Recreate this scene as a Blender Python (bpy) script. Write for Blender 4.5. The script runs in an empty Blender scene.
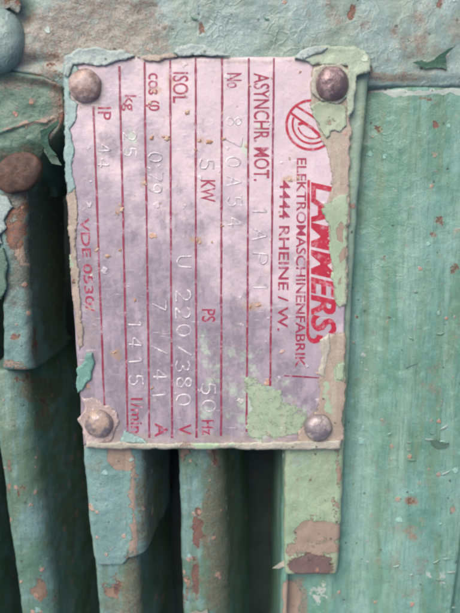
import bpy, math, random
import numpy as np
from mathutils import Vector
from mathutils.geometry import delaunay_2d_cdt

random.seed(7)
S = 0.00025                     # one working unit = 0.25 mm
D = 657.0                       # camera distance in working units
TH = math.radians(9.0)
CX, CY = 230.0, 306.5
sc = bpy.context.scene
COL = sc.collection

# ------------------------------------------------------------------ space
Cam = np.array([0.0, D*math.sin(TH), D*math.cos(TH)])
Fw = -Cam/D
Up = np.array([0.0, math.cos(TH), -math.sin(TH)])

def W(px, py, z=0.0):
    """survey measurement (photo unit on the nameplate plane) -> working units"""
    px = np.asarray(px, float); py = np.asarray(py, float); z = np.asarray(z, float)
    px, py, z = np.broadcast_arrays(px, py, z)
    dx = px-CX
    dy = Fw[1]*D + Up[1]*(CY-py)
    dz = Fw[2]*D + Up[2]*(CY-py)
    t = (z-Cam[2])/dz
    return np.stack([dx*t, Cam[1]+dy*t, z+0*t], -1)

def unW(P):
    """working units -> survey coordinates (used to place stains)"""
    d = P-Cam
    w = d@Fw
    return CX + D*d[..., 0]/w, CY - D*(d@Up)/w

# ------------------------------------------------------------------ noise
_rng = np.random.RandomState(3)
_tab = _rng.rand(256, 256)
def vnoise(x, y):
    xi = np.floor(x).astype(int); yi = np.floor(y).astype(int)
    fx = x-xi; fy = y-yi
    fx = fx*fx*(3-2*fx); fy = fy*fy*(3-2*fy)
    g = lambda a, b: _tab[a & 255, b & 255]
    return ((g(xi, yi)*(1-fx)+g(xi+1, yi)*fx)*(1-fy) + (g(xi, yi+1)*(1-fx)+g(xi+1, yi+1)*fx)*fy)
def fbm(x, y, s, o=4, seed=0):
    x = np.asarray(x, float)/s + seed*17.3; y = np.asarray(y, float)/s + seed*9.1
    r = 0; a = .5
    for k in range(o):
        r = r + a*(vnoise(x, y)-.5)*2
        x = x*2.03+5.1; y = y*2.03+3.7; a *= .5
    return r
def sstep(a, b, x):
    t = np.clip((x-a)/(b-a), 0, 1)
    return t*t*(3-2*t)

# ------------------------------------------------------------------ objects
def empty(name, loc, label=None, cat=None, group=None):
    o = bpy.data.objects.new(name, None); COL.objects.link(o)
    o.empty_display_size = 0.005
    o.location = [c*S for c in loc]
    if label: o['label'] = label
    if cat: o['category'] = cat
    if group: o['group'] = group
    return o

def root_of(o):
    p = np.zeros(3)
    while o is not None:
        p = p+np.array(o.location); o = o.parent
    return p

def mk(name, verts, faces, mat, parent=None, smooth=True, attrs=None, label=None):
    v = np.asarray(verts, float)*S
    base = root_of(parent)
    me = bpy.data.meshes.new(name)
    me.from_pydata((v-base).tolist(), [], faces)
    me.materials.append(mat)
    if smooth: me.polygons.foreach_set('use_smooth', [True]*len(me.polygons))
    for k, a in (attrs or {}).items():
        at = me.attributes.new(k, 'FLOAT', 'POINT')
        at.data.foreach_set('value', np.asarray(a, np.float32).ravel())
    me.update()
    o = bpy.data.objects.new(name, me); COL.objects.link(o)
    if parent: o.parent = parent
    if label: o['label'] = label
    return o

def blobs(P, spec):
    """named stain attributes from soft ellipses with rough rims (surface stains)"""
    P = np.asarray(P, float).reshape(-1, 3)
    x, y = unW(P)
    wx = x+4*fbm(P[:, 0], P[:, 1], 9, 3, 4); wy = y+4*fbm(P[:, 0], P[:, 1], 9, 3, 8)
    out = {}
    for (k, bx, by, rx, ry, st, *ang) in spec:
        a = math.radians(ang[0]) if ang else 0
        dx = wx-bx; dy = wy-by
        u = (dx*math.cos(a)+dy*math.sin(a))/rx; v = (-dx*math.sin(a)+dy*math.cos(a))/ry
        f = st*(1-sstep(.55, 1.25, np.sqrt(u*u+v*v)))
        out[k] = np.maximum(out.get(k, np.zeros(len(P))), f)
    return out

def gridfaces(n, m, wrap=False):
    f = []
    for i in range(n-1):
        for j in range(m-1):
            a = i*m+j
            f.append((a, a+m, a+m+1, a+1))
    return f

# ------------------------------------------------------------------ materials
class NT:
    def __init__(s, name):
        s.m = bpy.data.materials.new(name); s.m.use_nodes = True
        s.t = s.m.node_tree; s.t.nodes.clear()
        s.out = s.n('ShaderNodeOutputMaterial'); s.b = s.n('ShaderNodeBsdfPrincipled')
        s.l(s.b.outputs[0], s.out.inputs[0])
        g = s.n('ShaderNodeNewGeometry')
        v = s.n('ShaderNodeVectorMath'); v.operation = 'SCALE'
        s.l(g.outputs['Position'], v.inputs[0]); v.inputs['Scale'].default_value = 1/S
        s.pos = v.outputs[0]
    def n(s, t): return s.t.nodes.new(t)
    def l(s, a, b): s.t.links.new(a, b)
    def set(s, sock, v):
        if isinstance(v, bpy.types.NodeSocket): s.l(v, sock)
        elif isinstance(v, tuple) and len(v) == 3 and sock.type == 'RGBA': sock.default_value = (*v, 1)
        else: sock.default_value = v
    def map(s, sx, sy, sz=1, off=(0, 0, 0)):
        m = s.n('ShaderNodeMapping'); s.l(s.pos, m.inputs['Vector'])
        m.inputs['Scale'].default_value = (sx, sy, sz); m.inputs['Location'].default_value = off
        return m.outputs[0]
    def noise(s, scale, detail=4, rough=.55, vec=None, dist=0., off=None):
        t = s.n('ShaderNodeTexNoise'); t.inputs['Scale'].default_value = scale
        t.inputs['Detail'].default_value = detail; t.inputs['Roughness'].default_value = rough
        t.inputs['Distortion'].default_value = dist
        if off is not None: vec = s.map(1, 1, 1, (off*37., off*11., off*5.))
        s.l(vec if vec is not None else s.pos, t.inputs['Vector'])
        return t.outputs['Fac']
    def vor(s, scale, vec=None, feat='F1'):
        t = s.n('ShaderNodeTexVoronoi'); t.feature = feat; t.inputs['Scale'].default_value = scale
        s.l(vec if vec is not None else s.pos, t.inputs['Vector'])
        return t
    def math(s, op, a, b=0., c=0.):
        t = s.n('ShaderNodeMath'); t.operation = op
        s.set(t.inputs[0], a); s.set(t.inputs[1], b); s.set(t.inputs[2], c)
        return t.outputs[0]
    def step(s, x, a, b):
        t = s.n('ShaderNodeMapRange'); t.interpolation_type = 'SMOOTHSTEP'
        s.set(t.inputs['Value'], x); s.set(t.inputs['From Min'], a); s.set(t.inputs['From Max'], b)
        return t.outputs['Result']
    def mix(s, f, a, b):
        t = s.n('ShaderNodeMix'); t.data_type = 'RGBA'
        s.set(t.inputs[0], f); s.set(t.inputs[6], a); s.set(t.inputs[7], b)
        return t.outputs[2]
    def attr(s, k):
        t = s.n('ShaderNodeAttribute'); t.attribute_name = k
        return t.outputs['Fac']
    def bump(s, h, dist, strength=1.0, nrm=None):
        t = s.n('ShaderNodeBump'); t.inputs['Distance'].default_value = dist*S
        t.inputs['Strength'].default_value = strength
        s.l(h, t.inputs['Height'])
        if nrm is not None: s.l(nrm, t.inputs['Normal'])
        return t.outputs[0]
    def spots(s, scale, size, gate, off, warp=.5, rag=.5):
        """scattered ragged specks: cells above a gate carry a spot of radius size (cell units)"""
        w = s.n('ShaderNodeTexNoise'); w.inputs['Scale'].default_value = scale*3.2; w.inputs['Detail'].default_value = 4
        v0 = s.map(1, 1, 1, (off*53., off*29., 0)); s.l(v0, w.inputs['Vector'])
        a = s.n('ShaderNodeVectorMath'); a.operation = 'MULTIPLY_ADD'
        s.l(w.outputs['Color'], a.inputs[0]); a.inputs[1].default_value = (warp/scale,)*3; s.l(v0, a.inputs[2])
        v = s.vor(scale, a.outputs[0])
        sep = s.n('ShaderNodeSeparateColor'); s.l(v.outputs['Color'], sep.inputs[0])
        g = s.step(sep.outputs[0], gate, gate+.001)
        rad = s.math('MULTIPLY', sep.outputs[1], size)
        d = s.math('SUBTRACT', rad, v.outputs['Distance'])
        return s.math('MULTIPLY', g, s.step(d, 0, size*.35))

PRIMER = (.33, .26, .205)
RUST = (.23, .10, .055)
DARKMET = (.13, .095, .09)

def coat(name, a, b, streak=None, tint=(.36, .50, .33), primer=PRIMER, chip=.70, spots=.72, spotcol=(.42, .20, .13),
         dark=.8, dirt=(.20, .165, .13), dirtamt=.2, rough=.45, grain=1.0, crackle=0.0, bumpd=1.6, sx=.10, pale=.35, streak2=None, film=False, rustcol=None, bsx=.035, drag=.14):
    t = NT(name)
    c = t.mix(t.step(t.noise(.022, 4, .6), .36, .64), a, b)
    st = t.noise(1, 4, .6, vec=t.map(sx, .009, .02))
    if streak: c = t.mix(t.math('MULTIPLY', t.step(st, .46, .66), .75), c, streak)
    if streak2: c = t.mix(t.math('MULTIPLY', t.step(t.noise(1, 4, .6, vec=t.map(bsx, .004, .02, (3, 5, 1))), .42, .66), .75), c, streak2)
    # fine weathered mottling of the old enamel
    m1 = t.noise(.16, 6, .7)
    pl = tuple(min(.7, x*1.45+.05) for x in a)
    dk = tuple(x*.55 for x in b)
    c = t.mix(t.math('MULTIPLY', t.step(m1, .55, .72), pale), c, pl)
    c = t.mix(t.math('MULTIPLY', t.step(t.noise(.21, 6, .75, off=2), .55, .75), .55), c, dk)
    c = t.mix(t.math('MULTIPLY', t.step(t.noise(1, 3, .7, vec=t.map(.42, .035, .2, (7, 3, 2))), .50, .68), drag), c, dk)
    c = t.mix(t.math('MULTIPLY', t.step(t.noise(.75, 3, .8, off=13), .50, .66), .42), c, dk)
    # second paint colour; also the casing lip's painted highlight
    tn = t.math('MULTIPLY_ADD', t.attr('tint'), .5, t.noise(.07, 7, .65, off=5))
    tm = t.step(tn, .73, .76)
    c = t.mix(tm, c, t.mix(t.noise(.12, 5, .7), tint, tuple(x*.75 for x in tint)))
    # grime lying in uneven patches, and the side lug wall's painted shade
    dn = t.math('MULTIPLY_ADD', t.attr('dirt'), .45, t.noise(.05, 7, .7, off=9))
    dm = t.math('MULTIPLY', t.step(dn, .56, .80), t.math('MULTIPLY_ADD', t.step(t.noise(.28, 6, .8, off=16), .38, .56), .6, .4))
    dm = t.math('MAXIMUM', dm, t.math('MULTIPLY', t.step(t.noise(.4, 5, .8, off=3), .5, .7), dirtamt))
    c = t.mix(dm, c, t.mix(t.step(t.noise(.5, 5, .8), .35, .65), tuple(x*.65 for x in dirt), tuple(x*1.45 for x in dirt)))
    # chipped to the primer
    fg = t.math('MULTIPLY_ADD', t.noise(.45, 3, .7, off=15), .22, -.11)
    cn = t.math('ADD', fg, t.math('MULTIPLY_ADD', t.attr('wear'), .5, t.noise(.055, 8, .68, off=1)))
    cm = t.step(cn, chip, chip+.025)
    pc = t.mix(t.noise(.13, 6, .75), primer, tuple(x*.66 for x in primer))
    c = t.mix(cm, c, pc)
    # rusted through
    rn = t.math('ADD', fg, t.math('MULTIPLY_ADD', t.attr('rust'), .5, t.noise(.09, 7, .7, off=7)))
    c = t.mix(t.math('MULTIPLY', t.step(rn, .62, .76), .55), c, (.26, .15, .09))
    rm = t.step(rn, .71, .81)
    rc = t.mix(t.step(t.noise(.32, 6, .8), .40, .62), rustcol or RUST, DARKMET)
    c = t.mix(rm, c, rc)
    s1 = t.spots(.045, .30, spots, 1); s2 = t.spots(.10, .34, spots-.02, 2); s3 = t.spots(.16, .30, dark, 3)
    s4 = t.spots(.07, .3, .80, 4)
    sc_ = t.mix(t.noise(.25, 3, .6), spotcol, tuple(x*.7+.08 for x in spotcol))
    sm = t.math('MULTIPLY', t.math('MAXIMUM', s1, s2), t.step(t.noise(.017, 4, .6, off=12), .42-(.7-spots)*.7, .56-(.7-spots)*.7))
    c = t.mix(t.math('MULTIPLY', sm, .85), c, sc_)
    c = t.mix(t.math('MULTIPLY', s3, .8), c, (.05, .05, .045))
    c = t.mix(t.math('MULTIPLY', s4, .6), c, pl)
    t.l(c, t.b.inputs['Base Color'])
    r = t.math('MULTIPLY_ADD', t.noise(.15, 5, .7, off=6), .3, rough-.15)
    r = t.math('ADD', r, t.math('MULTIPLY', t.math('MAXIMUM', cm, rm), .25))
    t.l(r, t.b.inputs['Roughness'])
    h = t.math('MULTIPLY', t.noise(.07, 5, .6, off=4), 1.0*grain)
    h = t.math('ADD', h, t.math('MULTIPLY', t.noise(.55, 4, .6), .35*grain))
    h = t.math('SUBTRACT', h, t.math('MULTIPLY', cm, .55))
    h = t.math('SUBTRACT', h, t.math('MULTIPLY', rm, .4))
    h = t.math('ADD', h, t.math('MULTIPLY', sm, .3))
    h = t.math('ADD', h, t.math('MULTIPLY', s4, .35))
    if crackle:
        wv = t.n('ShaderNodeVectorMath'); wv.operation = 'MULTIPLY_ADD'
        wn = t.n('ShaderNodeTexNoise'); wn.inputs['Scale'].default_value = .08; wn.inputs['Detail'].default_value = 4
        t.l(t.pos, wn.inputs['Vector']); t.l(wn.outputs['Color'], wv.inputs[0]); wv.inputs[1].default_value = (16, 16, 16); t.l(t.pos, wv.inputs[2])
        e = t.vor(.085, wv.outputs[0], 'DISTANCE_TO_EDGE').outputs['Distance']
        gate = t.step(t.noise(.03, 4, .6, off=8), .42, .6)
        ridge = t.math('MULTIPLY', t.math('MULTIPLY', t.step(e, .14, 0), gate), t.math('SUBTRACT', 1, t.attr('dirt')))
        h = t.math('ADD', h, t.math('MULTIPLY', ridge, crackle))
    if film:      # thin overspray: breaks up into holes and specks towards its rim
        fa = t.math('MULTIPLY_ADD', t.attr('film'), .42, t.noise(.13, 9, .75, off=14))
        fs = t.step(fa, .56, .66)
        t.l(fs, t.b.inputs['Alpha'])
        h = t.math('ADD', h, t.math('MULTIPLY', t.step(fa, .56, .72), .22))
    t.l(t.bump(h, bumpd), t.b.inputs['Normal'])
    t.b.inputs['IOR'].default_value = 1.5
    return t.m

M = {}
M['body'] = coat('weathered_teal_enamel', (.155, .305, .26), (.095, .225, .17), streak=(.13, .215, .135), streak2=(.235, .385, .33), tint=(.37, .44, .40), chip=.80, spots=.70, crackle=.09, dirtamt=.25, pale=.4, rough=.38, sx=.07, drag=.40, grain=.55, spotcol=(.40, .22, .15))
M['shield'] = coat('worn_blue_green_enamel', (.24, .335, .315), (.19, .28, .255), streak=(.20, .265, .215), chip=.80, spots=.74, crackle=.24, dirt=(.185, .155, .125), dirtamt=.4, sx=.03, rough=.36, grain=.8)
M['fin'] = coat('worn_fin_enamel', (.165, .285, .27), (.09, .175, .13), streak=(.11, .165, .10), chip=.73, spots=.52, drag=.35, spotcol=(.42, .24, .18), dirtamt=.35, dirt=(.125, .12, .08), primer=(.25, .175, .125), rustcol=(.15, .065, .04))
M['lug'] = coat('flaking_lug_enamel', (.185, .315, .30), (.14, .255, .235), streak=(.22, .33, .30), chip=.76, rustcol=(.15, .065, .04), dirt=(.14, .135, .09), spots=.36, spotcol=(.50, .30, .22), dirtamt=.2)
M['lug_green'] = coat('pale_green_lug_enamel', (.29, .395, .265), (.22, .32, .215), streak=(.29, .335, .24), tint=(.27, .385, .30), chip=.73, spots=.80, dirtamt=.35, dirt=(.24, .20, .16), rustcol=(.15, .10, .09), grain=.8)
M['side'] = coat('grimy_shaded_lug_enamel', (.165, .275, .26), (.12, .22, .20), streak=(.16, .2, .17), chip=.76, spots=.55, spotcol=(.42, .24, .17), dirtamt=.5, dirt=(.10, .10, .08))  # darker copy of the lug enamel; paints in deep shade as well as grime
M['core'] = coat('shade_dark_iron', (.035, .058, .05), (.022, .038, .033), chip=.95, spots=.9, dirtamt=.4, dirt=(.03, .025, .02), rough=.7, pale=.1)  # near-black colour stands in for the shade deep between the fins
M['flange'] = coat('grimy_green_enamel', (.105, .19, .145), (.07, .14, .105), streak=(.10, .17, .12), chip=.78, spots=.82, dirtamt=.45, dirt=(.15, .125, .10))
M['strip_green'] = coat('pale_green_overspray', (.335, .43, .30), (.27, .37, .25), streak=(.37, .41, .31), chip=.76, spots=.88, spotcol=(.45, .30, .22), dark=.93, dirtamt=.5, dirt=(.29, .245, .20), grain=.5, bumpd=.7, pale=.4, film=True)
M['strip_tan'] = coat('bare_tan_primer', (.37, .305, .255), (.31, .255, .205), streak=(.39, .36, .29), tint=(.33, .45, .31), chip=.9, spots=.84, dark=.9, dirtamt=.15, bumpd=1.0, pale=.4, film=True)
M['strip_teal'] = coat('teal_overpaint', (.26, .39, .37), (.22, .34, .32), streak=(.32, .42, .40), chip=.80, spots=.88, dark=.93, dirtamt=.12, bumpd=1.0, pale=.5, film=True)
M['chip_teal'] = coat('bright_teal_overpaint', (.15, .31, .26), (.115, .25, .21), chip=.9, spots=.93, dark=.95, dirtamt=.05, bumpd=1.0)
M['hump'] = coat('thick_pale_green_paint', (.37, .455, .35), (.30, .38, .28), streak=(.40, .43, .34), tint=(.26, .38, .36), chip=.78, spots=.84, spotcol=(.40, .28, .2), dirtamt=.35, dirt=(.30, .26, .21), bumpd=1.2, pale=.5)
M['cream'] = coat('cream_paint_bead', (.44, .42, .35), (.35, .335, .275), streak=(.35, .38, .30), chip=.78, spots=.86, dark=.9, dirtamt=.25, bumpd=1.2, pale=.5)
M['peel_green'] = coat('dark_green_peel', (.07, .16, .11), (.05, .13, .09), chip=.85, spots=.9, dirtamt=.1)
M['peel_pale'] = coat('pale_peel', (.36, .43, .40), (.29, .37, .35), chip=.85, spots=.9, dirtamt=.1)
M['crust'] = coat('pink_grey_crust', (.48, .40, .38), (.37, .29, .27), streak=(.52, .47, .46), chip=.8, spots=.8, dirtamt=.3, bumpd=2.2, pale=.6)

def plate_mat():
    t = NT('faded_printed_shaded_aluminium')
    pink = (.555, .465, .495); lav = (.345, .30, .34); grey = (.25, .22, .255)
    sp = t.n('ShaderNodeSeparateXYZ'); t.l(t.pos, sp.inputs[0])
    # light gradient, brightest top right, painted into the colour along with ragged worn patches
    light_grad = t.math('MULTIPLY_ADD', sp.outputs[1], -.0012, .02)
    light_grad = t.math('MULTIPLY_ADD', sp.outputs[0], -.0010, light_grad)
    w = t.math('ADD', light_grad, t.noise(.016, 6, .66))
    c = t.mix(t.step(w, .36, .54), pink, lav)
    w2 = t.math('ADD', t.math('MULTIPLY', light_grad, .75), t.noise(.026, 7, .68, off=3))
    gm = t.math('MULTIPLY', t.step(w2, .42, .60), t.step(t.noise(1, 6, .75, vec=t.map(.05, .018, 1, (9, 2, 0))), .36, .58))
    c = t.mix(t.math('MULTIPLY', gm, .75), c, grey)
    # rubbed down the length of the rows
    c = t.mix(t.math('MULTIPLY', t.step(t.noise(1, 5, .7, vec=t.map(.10, .022, 1)), .52, .68), .45), c, (.42, .36, .42))
    c = t.mix(t.math('MULTIPLY', t.step(t.noise(.11, 7, .78, off=4), .54, .74), .4), c, (.60, .55, .555))
    c = t.mix(t.math('MULTIPLY', t.step(t.noise(.085, 7, .8, off=5), .54, .72), .6), c, (.44, .345, .315))
    c = t.mix(t.math('MULTIPLY', t.step(t.noise(.35, 5, .75, off=7), .54, .70), .45), c, (.36, .29, .32))
    dn = t.math('MULTIPLY_ADD', t.attr('rust'), .5, t.noise(.11, 7, .75, off=10))
    c = t.mix(t.math('MULTIPLY', t.step(dn, .62, .85), .75), c, (.42, .28, .19))
    ed = t.math('MULTIPLY_ADD', t.attr('dirt'), .4, t.noise(.08, 7, .75, off=11))
    c = t.mix(t.math('MULTIPLY', t.step(ed, .60, .85), .7), c, (.33, .275, .24))
    gt = t.math('MULTIPLY_ADD', t.attr('tint'), .45, t.noise(.06, 7, .7, off=6))
    c = t.mix(t.math('MULTIPLY', t.step(gt, .66, .85), .7), c, (.42, .55, .42))
    s1 = t.spots(.06, .26, .78, 2); s2 = t.spots(.12, .24, .86, 5)
    c = t.mix(t.math('MULTIPLY', s1, .8), c, (.50, .30, .19))
    c = t.mix(t.math('MULTIPLY', s2, .8), c, (.33, .22, .17))
    s3 = t.spots(.075, .30, .74, 6)
    c = t.mix(t.math('MULTIPLY', s3, .5), c, (.66, .61, .62))
    # scratches
    sc1 = t.step(t.noise(1, 2, .5, vec=t.map(.035, .55, 1)), .70, .74)
    c = t.mix(t.math('MULTIPLY', sc1, .5), c, (.80, .75, .78))
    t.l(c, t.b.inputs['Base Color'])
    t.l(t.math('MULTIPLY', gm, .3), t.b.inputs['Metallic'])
    t.l(t.math('MULTIPLY_ADD', t.noise(.1, 6, .7, off=8), .35, .18), t.b.inputs['Roughness'])
    h = t.math('ADD', t.math('MULTIPLY', t.noise(.045, 4, .5, off=9), 1.1), t.math('MULTIPLY', t.noise(.3, 5, .65), .22))
    h = t.math('ADD', h, t.math('MULTIPLY', t.math('MAXIMUM', s1, s3), .4))
    t.l(t.bump(h, 1.3), t.b.inputs['Normal'])
    return t.m
M['plate'] = plate_mat()

def ink_mat(name, c0, worn):
    t = NT(name)
    c = t.mix(t.noise(.12, 4, .6), c0, tuple(x*.72 for x in c0))
    w = t.step(t.noise(.10, 8, .8, off=2), .50, .66)
    c = t.mix(t.math('MULTIPLY', w, worn), c, (.56, .45, .51))
    c = t.mix(t.math('MULTIPLY', t.spots(.09, .28, .8, 3), .8), c, (.45, .28, .2))
    t.l(c, t.b.inputs['Base Color']); t.b.inputs['Roughness'].default_value = .5
    return t.m
M['ink'] = ink_mat('faded_red_ink', (.33, .03, .075), .8)
M['ink_line'] = ink_mat('dark_red_ink', (.25, .028, .07), .6)
M['ink_brand'] = ink_mat('strong_red_ink', (.43, .015, .045), .55)

def stamp_mat():
    t = NT('bare_stamped_metal')
    t.l(t.mix(t.step(t.noise(.1, 5, .7), .4, .6), (.60, .55, .56), (.40, .355, .39)), t.b.inputs['Base Color'])
    t.b.inputs['Metallic'].default_value = .25; t.b.inputs['Roughness'].default_value = .35
    t.l(t.bump(t.noise(.4, 4, .6), .8), t.b.inputs['Normal'])
    return t.m
M['stamp'] = stamp_mat()

def rivet_mat(name, c1, c2, c3, th, metal=.5, rough=.4):
    t = NT(name)
    c = t.mix(t.step(t.noise(.09, 6, .65, off=1), th-.05, th+.05), c1, c2)
    c = t.mix(t.math('MULTIPLY', t.step(t.noise(.2, 6, .75, off=2), .52, .75), .5), c, c3)
    t.l(c, t.b.inputs['Base Color'])
    t.l(t.math('MULTIPLY', t.step(t.noise(.09, 6, .65, off=1), th+.05, th-.05), metal), t.b.inputs['Metallic'])
    t.l(t.math('MULTIPLY_ADD', t.noise(.2, 5, .7), .4, rough-.2), t.b.inputs['Roughness'])
    h = t.math('ADD', t.math('MULTIPLY', t.noise(.10, 4, .55), .9), t.math('MULTIPLY', t.noise(.5, 4, .6), .25))
    t.l(t.bump(h, 1.5), t.b.inputs['Normal'])
    return t.m
M['riv_a'] = rivet_mat('tan_stained_rivet', (.28, .205, .18), (.38, .30, .28), (.17, .11, .09), .5, .3)
M['riv_b'] = rivet_mat('purple_brown_rivet', (.20, .145, .15), (.26, .19, .19), (.40, .34, .34), .55, .6, .33)
M['riv_c'] = rivet_mat('silver_rivet', (.27, .235, .245), (.36, .31, .29), (.17, .125, .12), .55, .45, .42)
M['riv_d'] = rivet_mat('pale_crusted_rivet', (.29, .245, .245), (.34, .265, .215), (.48, .43, .41), .5, .5, .3)
M['rustbolt'] = rivet_mat('rusty_bolt_steel', (.06, .036, .028), (.095, .052, .038), (.18, .115, .09), .5, .1, .7)
M['crumb'] = rivet_mat('orange_dirt', (.36, .21, .125), (.48, .36, .27), (.17, .10, .065), .5, 0, .8)

# ------------------------------------------------------------------ builders
def sweep(name, ys, xl, xr, zf, mat, parent, depth=185, dl=.05, dr=.12, rl=5, rr=6, front=None, amp=1.0, seed=0,
          stains=(), r0=6, r1=6, cut=0, ny=150, nf=26, label=None, base=-165):
    """long cast bar: front edges xl/xr (survey coords, given at knots ys), rounded shoulders, drafted walls, rounded ends"""
    yk = np.array(ys, float)
    y = np.linspace(yk[0], yk[-1], ny)
    L = np.interp(y, yk, xl); R = np.interp(y, yk, xr); Z = np.interp(y, yk, zf) if np.ndim(zf) else np.full(ny, zf)
    A = W(L, y, Z); B = W(R, y, Z)
    rows = []
    s = np.concatenate([[0], np.linspace(0, 1, nf)[1:-1], [1]])
    for i in range(ny):
        x0, x1 = A[i, 0], B[i, 0]; yy = A[i, 1]; z = Z[i]
        pts = []
        for d in np.linspace(depth, rl*1.2, 14): pts.append((x0+rl*0-dl*(d-rl), z-d))
        for a in np.linspace(0, math.pi/2, 6): pts.append((x0+rl-rl*math.cos(a), z-rl+rl*math.sin(a)))
        for u in s[1:-1]:
            pts.append((x0+rl+(x1-rr-x0-rl)*u, z+(front(u, y[i]) if front else 0)))
        for a in np.linspace(math.pi/2, 0, 6): pts.append((x1-rr+rr*math.cos(a), z-rr+rr*math.sin(a)))
        for d in np.linspace(rr*1.2, depth, 14): pts.append((x1+dr*(d-rr), z-d))
        rows.append([(p[0], yy, p[1]) for p in pts])
    G = np.array(rows)
    n, m, _ = G.shape
    # wobble of the casting and of the paint on it
    u = np.cumsum(np.r_[0, np.hypot(np.diff(G[n//2, :, 0]), np.diff(G[n//2, :, 2]))])
    U = np.broadcast_to(u, (n, m)); V = G[..., 1]
    nx = np.gradient(G[..., 0], axis=1); nz = np.gradient(G[..., 2], axis=1); ln = np.hypot(nx, nz)+1e-6
    dsp = amp*(1.3*fbm(U, V, 38, 3, seed)+.9*fbm(U, V, 9, 4, seed+3))
    G[..., 0] += -nz/ln*dsp; G[..., 2] += nx/ln*dsp
    # rounded ends
    def endcap(G, idx, r, sign):
        if r <= 0: return G
        e = G[idx].copy(); k = 7
        add = []
        for q in range(1, k+1):
            a = q/k*math.pi/2
            f = e.copy(); cx = f[:, 0].mean()
            f[:, 1] += sign*r*math.sin(a)
            f[:, 2] -= r*(1-math.cos(a))
            add.append(f)
        last = add[-1].copy()
        for dd in (10, 40, 150):
            f = last.copy(); f[:, 2] = np.minimum(f[:, 2], f[:, 2].max()-0)-dd; f[:, 1] += sign*dd*.05
            add.append(f)
        add = np.array(add)
        return np.concatenate([add[::-1], G]) if idx == 0 else np.concatenate([G, add])
    if cut:
        c = np.clip((np.arange(m)-m*.62)/(m*.24), 0, 1)*cut
        t = np.linspace(0, 1, n)[:, None]
        G[..., 1] += c[None, :]*sstep(.6, 1, t)
    G = endcap(G, 0, r0, 1); G = endcap(G, -1, r1, -1)
    n = G.shape[0]
    P = G.reshape(-1, 3)
    return mk(name, P, gridfaces(n, m), mat, parent, attrs=blobs(P, stains), label=label)

def field(name, x0, x1, y0, y1, nx, ny, zfun, mat, parent, stains=(), skirt=True, label=None):
    """cast surface given as a height over survey coordinates"""
    X, Y = np.meshgrid(np.linspace(x0, x1, nx), np.linspace(y0, y1, ny))
    Z = zfun(X, Y)
    P = W(X, Y, Z)
    # flatten parallax: keep plan position from the mean level so walls stay upright
    Pm = W(X, Y, np.full_like(X, float(np.median(Z))))
    P[..., 0] = Pm[..., 0]; P[..., 1] = Pm[..., 1]
    P = P.reshape(-1, 3)
    return mk(name, P, [(a, d, c, b) for a, b, c, d in gridfaces(ny, nx)][::1] if False else gridfaces(ny, nx), mat, parent, attrs=blobs(P, stains), label=label)

def ragged(poly, rough=2.0, step=1.6, seed=0):
    rs = np.random.RandomState(seed)
    pts = [np.array(p, float) for p in poly]
    out = []
    n = len(pts)
    for i in range(n):
        a, b = pts[i], pts[(i+1) % n]
        k = max(1, int(np.hypot(*(b-a))/step*1.35))
        for j in range(k): out.append(a+(b-a)*j/k)
    o = np.array(out)
    amp = np.minimum(1, 1)
    nx = fbm(o[:, 0]+seed*31, o[:, 1], 11, 4, seed+1); ny = fbm(o[:, 0], o[:, 1]+seed*47, 11, 4, seed+6)
    fx = fbm(o[:, 0]+seed*13, o[:, 1], 4, 3, seed+11); fy = fbm(o[:, 0], o[:, 1]+seed*19, 4, 3, seed+16)
    o = o+np.stack([nx, ny], 1)*rough*1.9+np.stack([fx, fy], 1)*min(rough, 1.6)*.8
    return o

def inside(poly, pts):
    x, y = pts[:, 0], pts[:, 1]; r = np.zeros(len(pts), bool)
    n = len(poly)
    for i in range(n):
        x0, y0 = poly[i]; x1, y1 = poly[(i+1) % n]
        if y0 == y1: continue
        c = ((y0 > y) != (y1 > y)) & (x < (x1-x0)*(y-y0)/(y1-y0)+x0)
        r ^= c
    return r

def triang(loop, spacing, ring=.8):
    d = np.roll(loop, -1, 0)-np.roll(loop, 1, 0); d /= (np.linalg.norm(d, axis=1)[:, None]+1e-9)
    area = np.sum(loop[:, 0]*np.roll(loop[:, 1], -1)-np.roll(loop[:, 0], -1)*loop[:, 1])
    nrm = np.stack([-d[:, 1], d[:, 0]], 1)*(1 if area > 0 else -1)
    inner = loop+nrm*ring
    lo, hi = loop.min(0), loop.max(0)
    gx, gy = np.meshgrid(np.arange(lo[0], hi[0], spacing), np.arange(lo[1], hi[1], spacing))
    g = np.stack([gx.ravel(), gy.ravel()], 1)
    g += np.random.RandomState(1).uniform(-.3, .3, g.shape)*spacing
    cand = np.concatenate([inner, g])
    ok = inside(loop, cand)
    def dist(p): return np.sqrt(((p[:, None]-loop[None])**2).sum(2)).min(1)
    cand = cand[ok]; dd = dist(cand); cand = cand[dd > ring*.55]
    pts = np.concatenate([loop, cand])
    n = len(loop)
    v, e, f, *_ = delaunay_2d_cdt([Vector(p) for p in pts], [(i, (i+1) % n) for i in range(n)], [], 1, 1e-4)
    v = np.array([(q.x, q.y) for q in v])
    f = [tuple(q) for q in f]
    dd = np.sqrt(((v[:, None]-loop[None])**2).sum(2)).min(1)
    return v, f, dd

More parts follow.
